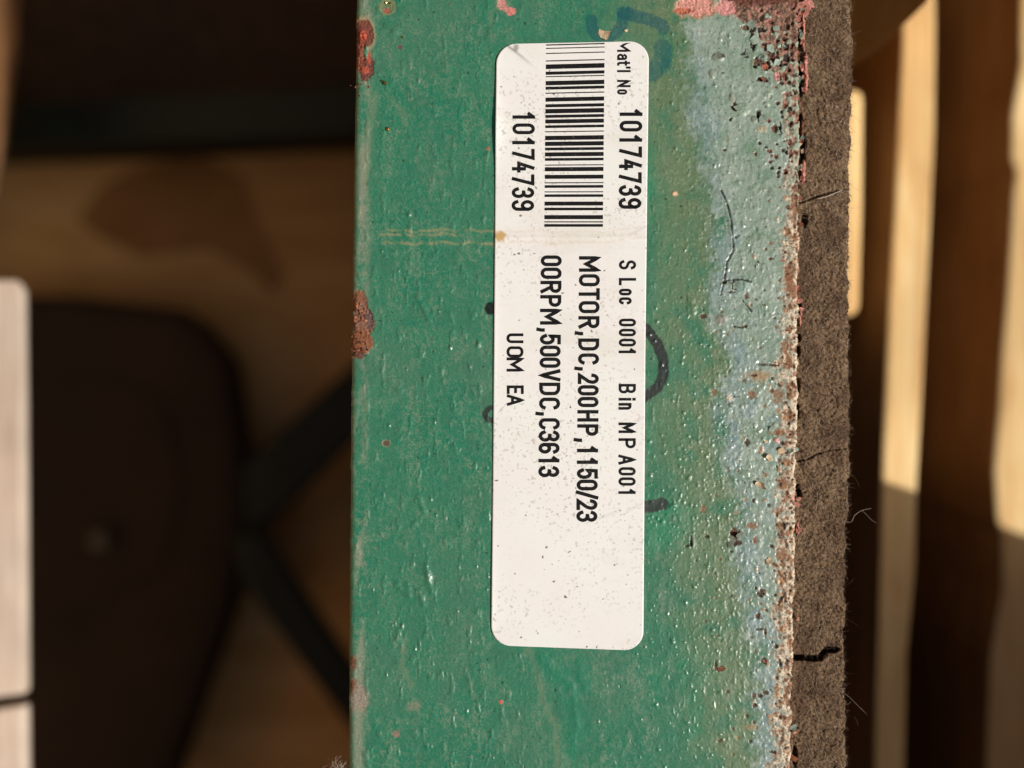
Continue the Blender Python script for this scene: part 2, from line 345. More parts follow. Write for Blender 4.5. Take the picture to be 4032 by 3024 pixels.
for i, c in enumerate(PITS):
    blot(*c, (cD if c[1] < 700 else lin(74, 58, 44)) if i % 3 else lin(92, 56, 40), -.34 if c[1] < 700 else -.2, .9, .8, .18, lin(150, 160, 140) if i % 2 else None)
for i in range(90):
    cy = rng.uniform(0, 700)**1.0; cx = 3140-abs(rng.normal(0, 70)); rr = rng.uniform(2.5, 9)**1.0
    blot(cx, cy, rr, rr*rng.uniform(.7, 1.5), cD if i % 2 else lin(110, 62, 50), -.25, .9, 1.0, .25)
for i in range(150):
    cy = rng.uniform(700, 3060); cx = Redge(cy)-rng.exponential(55)-6; rr = rng.uniform(2.5, 6.5)
    blot(cx, cy, rr, rr*rng.uniform(.7, 1.5), lin(90, 60, 40) if i % 2 else lin(60, 58, 48), -.14, .9, .3, .3)
# blisters
for (cx, cy, rx, ry, cl, hh) in ((2828, 224, 24, 19, cG, .30), (2804, 290, 15, 20, cG, .18), (2882, 384, 11, 20, lin(128, 132, 118), .2), (2970, 470, 14, 15, lin(108, 120, 100), .2), (3026, 372, 16, 14, lin(140, 158, 136), .18),
                                 (2925, 430, 30, 26, lin(128, 150, 130), .22), (3018, 410, 12, 10, lin(150, 168, 150), .3), (3000, 508, 22, 14, lin(150, 140, 110), .1), (3026, 474, 10, 9, lin(140, 100, 88), .1), (3060, 300, 14, 20, lin(196, 130, 126), .1),
                                 (3010, 184, 12, 9, cO, .1), (3012, 258, 16, 14, cO, .08), (3058, 1733, 13, 11, cP, .25), (2925, 1120, 40, 34, lin(112, 140, 128), .12), (2880, 1595, 14, 10, lin(96, 118, 100), .2), (3052, 1672, 12, 9, lin(150, 168, 150), .3),
                                 (2920, 1600, 8, 10, lin(140, 158, 150), .2), (2836, 1258, 22, 22, lin(112, 106, 88), .1), (3080, 275, 10, 9, lin(150, 168, 150), .25), (3040, 1790, 26, 26, lin(140, 160, 150), .14)):
    blot(cx, cy, rx, ry, cl, 0, .45, .15, .2, None, .7)
    w_ = local(X, Y, cx-2*rx, cy-2*ry, cx+2*rx, cy+2*ry)
    if w_: d = np.hypot((X[w_]-cx)/rx, (Y[w_]-cy)/ry); H[w_] += hh*np.sqrt(np.clip(1-d*d, 0, 1))
# fine cracks
for pts, wd in (([(2838, 745), (2862, 800), (2878, 860), (2884, 930), (2888, 985), (2862, 1032), (2852, 1105), (2838, 1160)], 3.2), ([(2850, 1110), (2872, 1102), (2920, 1100), (2955, 1108)], 4), ([(2922, 1182), (2958, 1225)], 3),
                ([(2720, 2110), (2722, 2150)], 4), ([(2700, 2150), (2722, 2142)], 2.5), ([(2888, 1285), (2925, 1290)], 3), ([(3028, 1435), (3065, 1440)], 3)):
    d = segdist(X, Y, pts)+n_fi*4; m = sm(wd*1.6, wd*.4, d); lay(lin(36, 38, 32), m*.9); H -= m*.12; H += np.exp(-((d-7)/4)**2)*.05
# round droplets of paint, many on the right where the paint sagged
for i in range(2300):
    if i % 4 == 1: cx = rng.uniform(1420, 3120)
    else: cx = rng.normal(2820, 150)
    cy = rng.uniform(-60, 3080)
    if i % 3 == 0: cx = rng.normal(2780, 170); cy = rng.normal(1900, 500)
    ry = rng.uniform(2.6, 5.2) if i % 7 else rng.uniform(5, 9); rx = ry*rng.uniform(.6, 1.1)
    if cx < 1900: ry *= rng.uniform(1, 2.2)
    w_ = local(X, Y, cx-2*rx, cy-2*ry, cx+2*rx, cy+2*ry)
    if w_: d = np.hypot((X[w_]-cx)/rx, (Y[w_]-cy)/ry); H[w_] += rng.uniform(.012, .026)*ry*np.exp(-d*d*1.6)
for pts in ([(1530, 1500), (1560, 1520), (1575, 1540)], [(1565, 2300), (1600, 2340)], [(1650, 2330), (1668, 2380)], [(1605, 2300), (1612, 2345)], [(1650, 1960), (1668, 2010)], [(1680, 2230), (1690, 2280)], [(1570, 2480), (1560, 2520)],
            [(1440, 2960), (1450, 3010)], [(1520, 100), (1545, 115), (1560, 130)], [(2010, 2380), (2000, 2500)], [(1680, 2260), (1700, 2330)], [(1660, 1200), (1690, 1260)], [(2720, 1180), (2730, 1230)]):
    d = segdist(X, Y, pts)+n_fi*5; H += np.exp(-(d/11)**2)*.16
# felt-pen marks
def pen(pts, hw, colr, al):
    al = al*(.78+.5*np.clip(n_fi+.4*n_pt, -.6, .4)) if al < .9 else al
    d = segdist(X, Y, pts)+n_fi*5+n_pt*1.2; m = sm(hw+3, hw-3, d)*(al-.12*sm(.2, .5, n_pt2)); lay(colr, m)
cB = lin(26, 82, 88)
pen([(2328, 78), (2330, 112), (2352, 142), (2392, 152), (2425, 130), (2448, 100), (2455, 55), (2475, 48)], 23, cB, .82)
pen([(2450, 50), (2475, 58), (2560, 78), (2606, 98), (2612, 112)], 24, cB, .85)
pen([(2608, 190), (2612, 215), (2606, 250), (2575, 280), (2552, 288)], 36, cB, .7)
cK = lin(44, 46, 46)
pen([(2500, 1262), (2548, 1300), (2590, 1355), (2612, 1420), (2612, 1475), (2592, 1522), (2545, 1560), (2500, 1580)], 21, cK, .95)
pen([(2500, 2000), (2560, 1994), (2608, 1984)], 25, cK, .93)
pen([(1932, 1215), (1950, 1212)], 24, lin(22, 24, 24), .97); 
pen([(1975+0, 1604), (1952, 1604), (1930, 1606), (1915, 1616), (1909, 1630), (1914, 1644), (1926, 1654), (1945, 1657), (1975, 1655)], 11, cK, .93)
# under the sticker the paint is kept low so the paper lies on it
ml = sm(-14, 4, X-lab_l(Y))*sm(14, -4, X-lab_r(Y))*sm(150, 170, Y)*sm(2580, 2560, Y)
H = H*(1-.9*ml); H = np.where(NZ < .05, H*.3, H)
H *= sm(-1500, -300, Y)*sm(4600, 3500, Y)
k = 1/S
V = np.stack([(X-2016)*k+NX*H, -(Y-1512)*k, Z+NZ*H], -1)
beam = empty('painted_steel_beam', 'weathered green painted steel beam with rust patches and flaking pale right edge', 'steel beam')
face = grid_obj('painted_face', V, MFACE, beam, dict(pigment=np.clip(CO, .005, .9), rough=np.clip(RO, .2, .95)))
face['label'] = 'green face bleached pale blue green and rusty along its right side'
HH = H
def surf(px, py):
    r = int(np.clip(np.searchsorted(ys, py), 0, R_-1)); c = int(np.clip(np.searchsorted(X[r], px), 0, C_-1)); return HH[r, c]
def box_px(name, l, r, t, b, z1, z0, m, parent=None):
    "box given by seen pixel columns l,r and rows t,b of its top at height z1, down to z0"
    v = [P(l, t, z1), P(r, t, z1), P(r, b, z1), P(l, b, z1)]; v += [(q_[0], q_[1], z0) for q_ in v]
    return mesh_obj(name, v, [(3, 2, 1, 0), (4, 5, 6, 7), (0, 1, 5, 4), (1, 2, 6, 5), (2, 3, 7, 6), (3, 0, 4, 7)], m, parent)
def prism(name, top, z1, z0, m, parent=None, bevel=0, push=(0, 0), side=None):
    "outline (list of mm x,y) at z1 extruded down to z0"
    n = len(top); A = sum(top[i][0]*top[(i+1) % n][1]-top[(i+1) % n][0]*top[i][1] for i in range(n))
    if A < 0: top = top[::-1]
    v = [(x, y, z1) for x, y in top]+[(x+push[0], y+push[1], z0) for x, y in top]
    f = [tuple(range(n)), tuple(range(2*n-1, n-1, -1))]+[(i, i+n, (i+1) % n+n, (i+1) % n) for i in range(n)]
    o = mesh_obj(name, v, f, m, parent)
    if side:
        o.data.materials.append(side)
        for p_ in list(o.data.polygons)[1:]: p_.material_index = 1
    if bevel:
        md = o.modifiers.new('bevel', 'BEVEL'); md.width = bevel*MM; md.segments = 2
    return o
MWALL2 = wood('shade_tone_pine_side', lin(150, 112, 66), lin(186, 142, 86), lin(208, 166, 106), (6, .5, 6))  # board side tone, darker than the pine top to stand for gap shade
MSIDE = wood('shade_dark_wood', lin(92, 66, 40), lin(122, 88, 54), lin(146, 108, 68), (6, .5, 6))  # darkened wood: shade put into the colour of board sides and batten
def pts_px(pts, z): return [P(x, y, z)[:2] for x, y in pts]
prism('lower_body', [(-24, 250), (52, 250), (50, -300), (-26.5, -300)], -4.6, -150, MDARK, beam, 1.0)  # unseen beam body, made deep and long to keep sun off the floor
# flakes of paint standing proud
def flake(name, px, py, r, lift, m, parent, z=None, ang=None, el=1.0, n=8, drop=0):
    z0 = surf(px, py) if z is None else z; an = rng.uniform(0, 6.28) if ang is None else ang
    cx, cy, _ = P(px, py, 0); n = int(rng.integers(7, 11)); rr = [r/S*rng.uniform(.45, 1.2) for _ in range(n)]
    top = []; bot = []
    for j in range(n):
        t = 2*math.pi*j/n; x = math.cos(t)*rr[j]*el; y = math.sin(t)*rr[j]
        up = lift*max(0, (x/(r/S)+.6)/1.6)**1.6
        wx = cx+x*math.cos(an)-y*math.sin(an); wy = cy+x*math.sin(an)+y*math.cos(an)
        top.append((wx, wy, z0+up+.05)); bot.append((wx, wy, z0+up))
    v = top+bot+[(cx, cy, z0+.06+lift*.15), (cx, cy, z0+lift*.15)]
    f = [(j, (j+1) % n, 2*n) for j in range(n)]+[((j+1) % n+n, j+n, 2*n+1) for j in range(n)]+[(j, j+n, (j+1) % n+n, (j+1) % n) for j in range(n)]
    return mesh_obj(name, v, f, m, parent)
FL = [(2960, 95, 20, .5, MFLAKE), (2975, 150, 24, .6, MFLAKE), (2945, 205, 16, .5, MFLAKE), (3035, 190, 20, .5, MFLAKE), (3060, 245, 18, .5, MFLAKE), (2995, 225, 14, .5, MFLAKE), (2910, 425, 22, .45, MFLAKE), (3000, 468, 18, .5, MFLAKE),
      (3068, 480, 16, .5, MFLAKE), (3055, 110, 16, .4, MFLAKE), (3085, 180, 14, .4, MFLAKE), (2378, 134, 22, .35, MTAN), (2465, 122, 8, .4, MTAN), (3028, 1800, 18, .6, MTAN), (2998, 1912, 18, .8, MTAN), (2980, 1900, 12, .8, MTAN), (3010, 1868, 12, .6, MTAN),
      (2912, 2105, 14, .5, MBARE), (2880, 2130, 20, .3, MBARE), (3015, 1740, 10, .4, MTAN), (2838, 2638, 20, .25, MRUST), (3012, 2604, 9, .4, MPINK), (2895, 1125, 16, .4, MFLAKE), (2870, 1118, 12, .3, MFLAKE), (3030, 2205, 14, .5, MTAN), (2985, 1050, 10, .3, MFLAKE),
      (3080, 1775, 18, .5, MTAN), (3112, 1775, 14, .5, MFLAKE), (3010, 310, 16, .5, MRUST), (2840, 222, 14, .3, MBARE), (3040, 1690, 12, .4, MFLAKE), (2888, 2348, 10, .2, MBARE), (3040, 2222, 10, .6, MTAN)]
for (x_, y_, r_, l_, m_) in FL: flake('paint_flake', x_, y_, r_, l_, m_, beam, el=rng.uniform(.6, 1.3))
for i in range(60):
    y_ = rng.uniform(0, 3020); y_ = y_ if i % 3 else rng.uniform(0, 760)
    f_ = flake('edge_flake', Redge(y_)+rng.uniform(-12, 10)-(6 if y_ > 900 else -6), y_, rng.uniform(6, 17), rng.uniform(.2, .6), [MPINK, MFLAKE, MTAN, MPINK][i % 4] if y_ < 900 or i % 5 == 0 else MTAN, beam, z=-.35, el=rng.uniform(.5, .9), ang=rng.uniform(-.5, .5))
for (x_, y_, r_, m_) in ((3162, 30, 34, MPINK), (3185, 12, 26, MPINK), (3158, 90, 16, MPINK), (3166, 140, 12, MPINK), (3168, 270, 18, MPINK), (3172, 300, 14, MPINK), (3168, 350, 12, MPINK), (3164, 660, 18, MPINK), (3160, 700, 12, MPINK), (3158, 560, 12, MTAN),
                         (3152, 1182, 14, MPINK), (3160, 1215, 12, MPINK), (3152, 1250, 10, MPINK), (3145, 1990, 16, MPINK), (3150, 1965, 12, MPINK), (3146, 2090, 16, MPINK), (3142, 1770, 16, MFLAKE), (3130, 2870, 16, MFLAKE), (3135, 2890, 10, MPINK), (3128, 2990, 24, MRUST), (3160, 880, 14, MRUST), (3148, 2440, 10, MPINK)):
    flake('edge_flake', x_, y_, r_, .5, m_, beam, z=-.7, el=.8)
def ridge(name, y0, y1, off, wd, m):
    ya = np.arange(y0, y1, 3.0); q_ = np.linspace(-1, 1, 8); YY = np.repeat(ya[:, None], 8, 1)
    w2 = wd*(.55+.9*np.abs(fbm(ya/16, ya*0+off, 4, 201)))*sm(y0, y0+20, ya)*sm(y1, y1-20, ya)
    XX = Redge(ya)[:, None]+off+fbm(ya/40, ya*0, 3, 203)[:, None]*8+q_[None]*w2[:, None]
    ZZ = -.75+.35*(1-q_[None]**2)*(1+fbm(XX/9, YY/9, 3, 205)*1.6)-.5*(q_[None]**8)
    kk = (D-ZZ)/D/S; return grid_obj(name, np.stack([(XX-2016)*kk, -(YY-1512)*kk, ZZ], -1), m, beam)
ridge('primer_ridge', -40, 52, 32, 24, MPINK); ridge('primer_ridge', 48, 205, 16, 9, MPINK); ridge('primer_ridge', 205, 372, 26, 13, MPINK); ridge('primer_ridge', 470, 560, 12, 9, MRUST)
ridge('primer_ridge', 625, 720, 16, 12, MPINK); ridge('primer_ridge', 1215, 1290, 10, 7, MPINK); ridge('primer_ridge', 2050, 2115, 12, 8, MPINK)
# swarf and grit lying on the paint
def crumb(name, px, py, r, m, parent, z=None, seed=0):
    import bmesh
    bm = bmesh.new(); bmesh.ops.create_icosphere(bm, subdivisions=1, radius=r/S*MM)
    rr = random.Random(px*7+py)
    c = P(px, py, 0); z0 = surf(px, py) if z is None else z
    for v in bm.verts: v.co *= rr.uniform(.6, 1.25); v.co += Vector((c[0]*MM, c[1]*MM, (z0+r/S*.5)*MM))
    me = bpy.data.meshes.new(name); bm.to_mesh(me); bm.free(); me.materials.append(m)
    o = bpy.data.objects.new(name, me); COL.objects.link(o); o.parent = parent; return o
for c in ((1585, 148, 5), (1503, 318, 4), (1517, 328, 8), (1529, 509, 8), (1520, 12, 5), (1538, 14, 5)): crumb('metal_speck', *c, MGOLD, beam)
for i in range(26): crumb('rust_crumb', rng.normal(1415, 18), rng.normal(1360, 26), rng.uniform(2, 6), MRUST, beam)
for i in range(16): crumb('rust_crumb', rng.normal(1420, 12), rng.normal(340, 14) if i % 2 else rng.normal(90, 12), rng.uniform(2.5, 5), MRUST, beam)
crumb('rust_crumb', 1376, 1325, 7, MRUST, beam, -.4); crumb('rust_crumb', 1384, 1322, 5, MRUST, beam, -.4)
# ------------------------------------------------------------------ paper label
def LZ(x, y):
    x = np.asarray(x, float); y = np.asarray(y, float)
    z = .17+.035*np.sin((x-1950)/95)*np.sin(y/85+1)*sm(1100, 300, y)+.02*np.sin(x/160+y/260)
    z = z+.42*np.exp(-((y-500)/115)**2)*np.exp(-np.clip(x-lab_l(y), 0, None)/28)
    z = z+.10*np.exp(-np.clip(x-lab_l(y), 0, None)/14)*(.5+.5*np.sin(y/170))
    z = z+.07*np.exp(-(((x-2000)*.62-(y-180)*.78)/7)**2)*sm(300, 230, y)
    z = z+.06*np.exp(-((y-935)/9)**2)
    return z
lab = empty('paper_label', 'long white rounded sticker with barcode and black stock text on green beam', 'label')
rc = 78.; t0, t1 = 168., 2552.
lv = np.concatenate([t0+rc*(1-np.cos(np.linspace(0, math.pi/2, 24))), np.arange(t0+rc+6, t1-rc, 6), t1-rc+rc*np.sin(np.linspace(0, math.pi/2, 24))])
cols = np.concatenate([np.linspace(0, .06, 8)[:-1], np.linspace(.06, .94, 84), np.linspace(.94, 1, 8)[1:]])
LX = np.zeros((len(lv), len(cols))); LY = np.zeros_like(LX)
for i, v_ in enumerate(lv):
    dv = 0
    if v_ < t0+rc: dv = rc-math.sqrt(max(0, rc*rc-(t0+rc-v_)**2))
    if v_ > t1-rc: dv = rc-math.sqrt(max(0, rc*rc-(v_-t1+rc)**2))
    dv = min(dv, rc-.5); l, r = lab_l(v_)+dv, lab_r(v_)-dv
    LX[i] = l+cols*(r-l); f_ = (LX[i]-2245)/300
    LY[i] = v_+(-6*f_)*sm(600, t0, v_)+(11*f_)*sm(2000, t1, v_)
stain = np.zeros_like(LX)
for yy, am in ((912, .22), (953, .3), (930, .12)):
    stain += am*np.exp(-((LY-yy-fbm(LX/60, LX*0, 3, 3)*10-np.where(LX > 2380, -(LX-2380)*.12, 0))/5)**2)*sm(-.4, .2, fbm(LX/20, LY/20, 3, 6))
stain += 1.2*sm(1.2, .6, np.hypot((LX-1968)/24, (LY-930)/20)+.5*fbm(LX/14, LY/14, 3, 8))
stain += .12*sm(60, 10, np.abs(LY-940))*sm(0, .4, fbm(LX/18, LY/18, 3, 9))
crs = np.exp(-(((LX-2000)*.62-(LY-180)*.78)/4.5)**2)*sm(285, 180, LY)*.8+.7*sm(1.2, .5, np.hypot((LX-2032)/12, (LY-188)/16)+.4*fbm(LX/9, LY/9, 2, 4))
for pts in ([(2500, 1660), (2545, 1640)], [(2470, 2010), (2545, 1975)], [(2310, 2060), (2440, 2010)], [(2480, 925), (2545, 890)]): crs += .28*np.exp(-(segdist(LX, LY, pts)/3)**2)
LVZ = LZ(LX, LY)
kz = (D-LVZ)/D/S
def m_paper(nt, b):
    base = ramp(nt, ntex(nt, 90, 3, .5), [(.35, lin(225, 223, 221)), (.65, lin(224, 227, 223))])
    sp = ramp(nt, ntex(nt, 1900, 2, .5), [(.58, 0.), (.68, .8)])
    sp2 = ramp(nt, ntex(nt, 60, 3, .6, off=4), [(.42, 0.06), (.62, .75)])
    c = mix(nt, 1., sp, sp2, 'MULTIPLY'); base = mix(nt, c, base, lin(150, 142, 128))
    sp3 = ramp(nt, ntex(nt, 1100, 1, .5, off=8), [(.745, 0.), (.77, .9)]); base = mix(nt, sp3, base, lin(96, 88, 74))
    sm_ = ramp(nt, ntex(nt, 38, 5, .7, (1, 2.2, 1), 12), [(.52, 0.), (.70, .28)]); base = mix(nt, sm_, base, lin(190, 186, 168))
    base = mix(nt, attr(nt, 'stain'), base, lin(188, 158, 104)); base = mix(nt, attr(nt, 'crease'), base, lin(120, 112, 102))
    nt.links.new(base, b.inputs['Base Color']); b.inputs['Roughness'].default_value = .55
    bump(nt, b, ntex(nt, 700, 3, .6), .12, .0001)
MPAPER = mat('label_paper', m_paper)
pap = grid_obj('paper', np.stack([(LX-2016)*kz, -(LY-1512)*kz, LVZ], -1), MPAPER, lab, dict(stain=np.clip(stain, 0, 1), crease=np.clip(crs, 0, 1)))
md = pap.modifiers.new('thick', 'SOLIDIFY'); md.thickness = .1*MM; md.offset = -1
def m_ink(nt, b):
    f = ramp(nt, ntex(nt, 2600, 2, .5), [(.66, 0.), (.74, .55)])
    nt.links.new(mix(nt, f, lin(15, 15, 17), lin(110, 106, 98)), b.inputs['Base Color']); b.inputs['Roughness'].default_value = .7; b.inputs['Specular IOR Level'].default_value = .2
MINK = mat('black_print', m_ink)
def arc(cx, cy, rx, ry, a0, a1, n=12):
    return [(cx+rx*math.cos(math.radians(a0+(a1-a0)*i/n)), cy+ry*math.sin(math.radians(a0+(a1-a0)*i/n))) for i in range(n+1)]
O_ = arc(.5, .76, .5, .24, 0, 180)+arc(.5, .24, .5, .24, 180, 360)+[(1, .76)]
o_ = arc(.5, .5, .5, .2, 0, 180)+arc(.5, .2, .5, .2, 180, 360)+[(1, .5)]
C6 = arc(.5, .76, .5, .24, 15, 180)+arc(.5, .26, .5, .26, 180, 540, 24)
G = {'0': [O_], 'O': [O_], 'o': [o_], '1': [[(.1, .78), (.62, .97)], [(.68, 1), (.68, 0)]],
     '2': [arc(.5, .75, .48, .25, 175, -15)+[(.85, .5), (0, 0), (1, 0)]],
     '3': [arc(.5, .76, .47, .24, 165, -80)+[(.42, .53)], arc(.5, .27, .5, .27, 80, -165)],
     '4': [[(.6, 1), (0, .27), (1, .27)], [(.72, .55), (.72, 0)]],
     '5': [[(.95, 1), (.12, 1), (.06, .52)]+arc(.5, .33, .5, .33, 140, -160)],
     '6': [C6], '9': [[(1-x, 1-y) for x, y in C6]], '7': [[(0, 1), (1, 1), (.35, 0)]],
     'M': [[(0, 0), (0, 1), (.5, .3), (1, 1), (1, 0)]], 'N': [[(0, 0), (0, 1), (1, 0), (1, 1)]], 'T': [[(0, 1), (1, 1)], [(.5, 1), (.5, 0)]],
     'R': [[(0, 0), (0, 1)]+arc(.55, .76, .43, .24, 90, -90)+[(0, .52)], [(.5, .52), (1, 0)]],
     'P': [[(0, 0), (0, 1)]+arc(.55, .74, .45, .26, 90, -90)+[(0, .48)]],
     'B': [[(0, .5), (0, 1)]+arc(.55, .76, .4, .24, 90, -90)+[(0, .52)], [(0, .52)]+arc(.55, .26, .45, .26, 90, -90)+[(0, 0), (0, .52)]],
     'D': [[(0, 0), (0, 1)]+arc(.45, .72, .55, .28, 90, 0)+arc(.45, .28, .55, .28, 0, -90)+[(0, 0)]],
     'C': [arc(.5, .76, .5, .24, 15, 180)+arc(.5, .24, .5, .24, 180, 345)], 'c': [arc(.5, .5, .5, .2, 15, 180)+arc(.5, .2, .5, .2, 180, 345)],
     'H': [[(0, 0), (0, 1)], [(1, 0), (1, 1)], [(0, .5), (1, .5)]], 'V': [[(0, 1), (.5, 0), (1, 1)]],
     'U': [[(0, 1)]+arc(.5, .24, .5, .24, 180, 360)+[(1, 1)]], 'E': [[(1, 1), (0, 1), (0, 0), (1, 0)], [(0, .52), (.85, .52)]],
     'A': [[(0, 0), (.5, 1), (1, 0)], [(.2, .3), (.8, .3)]], 'L': [[(0, 1), (0, 0), (1, 0)]],
     'S': [arc(.5, .76, .48, .24, 15, 250)+arc(.5, .25, .5, .25, 70, -165)],
     'a': [arc(.5, .5, .45, .2, 160, 0)+[(.95, 0)], [(.95, .4), (.5, .4)]+arc(.45, .2, .45, .2, 90, 300)+[(.95, .12)]],
     't': [[(.4, .95), (.4, .15), (.6, 0), (.95, 0)], [(0, .68), (.95, .68)]], 'l': [[(.5, 1), (.5, 0)]], 'i': [[(.5, .68), (.5, 0)], [(.5, .95), (.5, .99)]],
     'n': [[(0, 0), (0, .7)], [(0, .5)]+arc(.5, .5, .5, .2, 180, 0)+[(1, 0)]], "'": [[(.7, 1), (.4, .78)]],
     ',': [[(.6, .08), (.62, 0), (.2, -.2)]], '/': [[(0, -.04), (1, 1.04)]]}
def strokes(chars, x0, hgt, tk, x1=None, y_at=(0, 1)):
    V_ = []; F_ = []; lift = 0
    for ch, ya, yb in chars:
        if yb <= 170: continue
        ya, yb = ya-1.5, yb+1.5; wd = yb-ya
        bx = x0 if x1 is None else x0+(x1-x0)*(ya-y_at[0])/(y_at[1]-y_at[0])
        for pl in G[ch]:
            lift += .0006
            if ch in "l1i'," : iw = max(wd-tk, 1)
            q_ = [(tk/2+p[0]*max(wd-tk, .5), tk/2+p[1]*(hgt-tk)) for p in pl]
            r_ = [q_[0]]
            for p1 in q_[1:]:
                p0 = r_[-1]; L_ = math.hypot(p1[0]-p0[0], p1[1]-p0[1])
                if L_ < .3: continue
                n_ = int(L_//14)+1
                for j in range(1, n_+1): r_.append((p0[0]+(p1[0]-p0[0])*j/n_, p0[1]+(p1[1]-p0[1])*j/n_))
            closed = math.hypot(r_[0][0]-r_[-1][0], r_[0][1]-r_[-1][1]) < 1
            if not closed:
                def ext(a_, b_):
                    L_ = math.hypot(a_[0]-b_[0], a_[1]-b_[1]); return (a_[0]+(a_[0]-b_[0])/L_*tk*.5, a_[1]+(a_[1]-b_[1])/L_*tk*.5)
                r_[0] = ext(r_[0], r_[1]); r_[-1] = ext(r_[-1], r_[-2])
            n_ = len(r_); b0 = len(V_)
            for j in range(n_):
                pa = r_[j-1] if j else (r_[-2] if closed else None); pb = r_[j+1] if j < n_-1 else (r_[1] if closed else None); p = r_[j]
                def nrm(a_, b_): L_ = math.hypot(b_[0]-a_[0], b_[1]-a_[1]) or 1; return (-(b_[1]-a_[1])/L_, (b_[0]-a_[0])/L_)
                na = nrm(pa, p) if pa else nrm(p, pb); nb = nrm(p, pb) if pb else na
                mx, my = na[0]+nb[0], na[1]+nb[1]; L_ = math.hypot(mx, my) or 1; mx /= L_; my /= L_
                sc = min(1/max(.35, mx*na[0]+my*na[1]), 2.0)
                for sg in (1, -1):
                    tx, ty = p[0]+sg*mx*sc*tk/2, p[1]+sg*my*sc*tk/2
                    px, py = bx+ty, max(ya+tx, 169); zz = float(LZ(px, py))+.012+lift; V_.append(P(px, py, zz))
            for j in range(n_-1): F_.append((b0+2*j, b0+2*j+1, b0+2*j+3, b0+2*j+2))
    return V_, F_
def printed(name, chars, x0, h, tk, x1=None, y_at=(0, 1), label=None):
    v, f = strokes(chars, x0, h, tk, x1, y_at); o = mesh_obj(name, v, f, MINK, lab)
    if label: o['label'] = label
    return o
def mono(txt, c0, pitch, wd): return [(c, c0+i*pitch-wd/2+(4 if c == '1' else 0), c0+i*pitch+wd/2-(4 if c == '1' else 0)) for i, c in enumerate(txt) if c != ' ']
printed('printed_text', [('M', 160, 203), ('a', 213, 236), ('t', 240, 258), ("'", 262, 270), ('l', 273, 287), ('N', 316, 342), ('o', 353, 371)], 2430, 53, 8.8, label="text Mat'l No")
printed('printed_text', mono('10174739', 446, 50.7, 40), 2440, 90, 14, 2435, (430, 820), 'number 10174739 beside the right edge')
printed('printed_text', mono('10174739', 457, 50.3, 40), 2018, 89, 13.5, 2014, (430, 830), 'number 10174739 beside the left edge')
printed('printed_text', [('S', 1026, 1060), ('L', 1096, 1122), ('o', 1138, 1162), ('c', 1172, 1197), ('0', 1256, 1284), ('0', 1296, 1323), ('0', 1335, 1363), ('1', 1372, 1394),
                         ('B', 1513, 1548), ('i', 1564, 1580), ('n', 1588, 1612), ('M', 1665, 1704), ('P', 1727, 1764), ('A', 1792, 1828), ('0', 1841, 1871), ('0', 1881, 1911), ('1', 1926, 1948)],
        2437, 68, 11, 2435, (1026, 1948), 'text S Loc 0001 Bin MP A001')
printed('printed_text', [('M', 1010, 1069), ('O', 1081, 1126), ('T', 1136, 1180), ('O', 1187, 1232), ('R', 1246, 1292), (',', 1304, 1322), ('D', 1334, 1379), ('C', 1393, 1434), (',', 1444, 1460), ('2', 1472, 1511), ('0', 1518, 1556), ('0', 1564, 1602),
                         ('H', 1616, 1659), ('P', 1672, 1715), (',', 1725, 1741), ('1', 1757, 1785), ('1', 1803, 1831), ('5', 1845, 1885), ('0', 1890, 1930), ('/', 1933, 1965), ('2', 1967, 2007), ('3', 2012, 2054)],
        2280, 83, 14, 2269, (1010, 2050), 'text MOTOR,DC,200HP,1150/23')
printed('printed_text', [('0', 1007, 1047), ('0', 1055, 1097), ('R', 1107, 1153), ('P', 1163, 1207), ('M', 1217, 1277), (',', 1290, 1308), ('5', 1316, 1356), ('0', 1362, 1403), ('0', 1409, 1447), ('V', 1456, 1500), ('D', 1508, 1555), ('C', 1567, 1611),
                         (',', 1622, 1637), ('C', 1648, 1690), ('3', 1696, 1738), ('6', 1745, 1785), ('1', 1796, 1825), ('3', 1836, 1878)], 2129, 83, 14, 2119, (1007, 1877), 'text 00RPM,500VDC,C3613')
printed('printed_text', [('U', 1314, 1350), ('O', 1365, 1406), ('M', 1409, 1462), ('E', 1519, 1550), ('A', 1555, 1596)], 1994, 67, 11.5, 1996, (1314, 1596), 'text UOM EA')
bars = [(a_/2.212, b_/2.212) for a_, b_ in ((380, 391), (411, 420), (455, 464), (520, 530), (555, 596), (618, 646), (658, 667), (700, 738), (750, 776), (802, 812), (845, 881), (903, 931), (945, 984), (997, 1023), (1037, 1072), (1088, 1112),
        (1140, 1149), (1180, 1218), (1232, 1269), (1283, 1308), (1325, 1361), (1375, 1399), (1432, 1441), (1455, 1491), (1522, 1557), (1587, 1596), (1612, 1636))]
bars += [(700+a_/2.212, 700+b_/2.212) for a_, b_ in ((118, 127), (144, 167), (207, 242), (260, 284), (325, 361), (379, 389), (403, 427))]
V_ = []; F_ = []
for ya, yb in bars:
    xa = 2150-(ya-170)*.0097; xb = xa+231; n_ = 14; b0 = len(V_)
    for j in range(n_+1):
        x_ = xa+(xb-xa)*j/n_; sk = 3*(1-2*j/n_)*sm(900, 170, ya)
        for yy in (ya, yb): yy = yy+sk; V_.append(P(x_, yy, float(LZ(x_, yy))+.014))
    F_ += [(b0+2*j, b0+2*j+1, b0+2*j+3, b0+2*j+2) for j in range(n_)]
mesh_obj('barcode', V_, F_, MINK, lab)
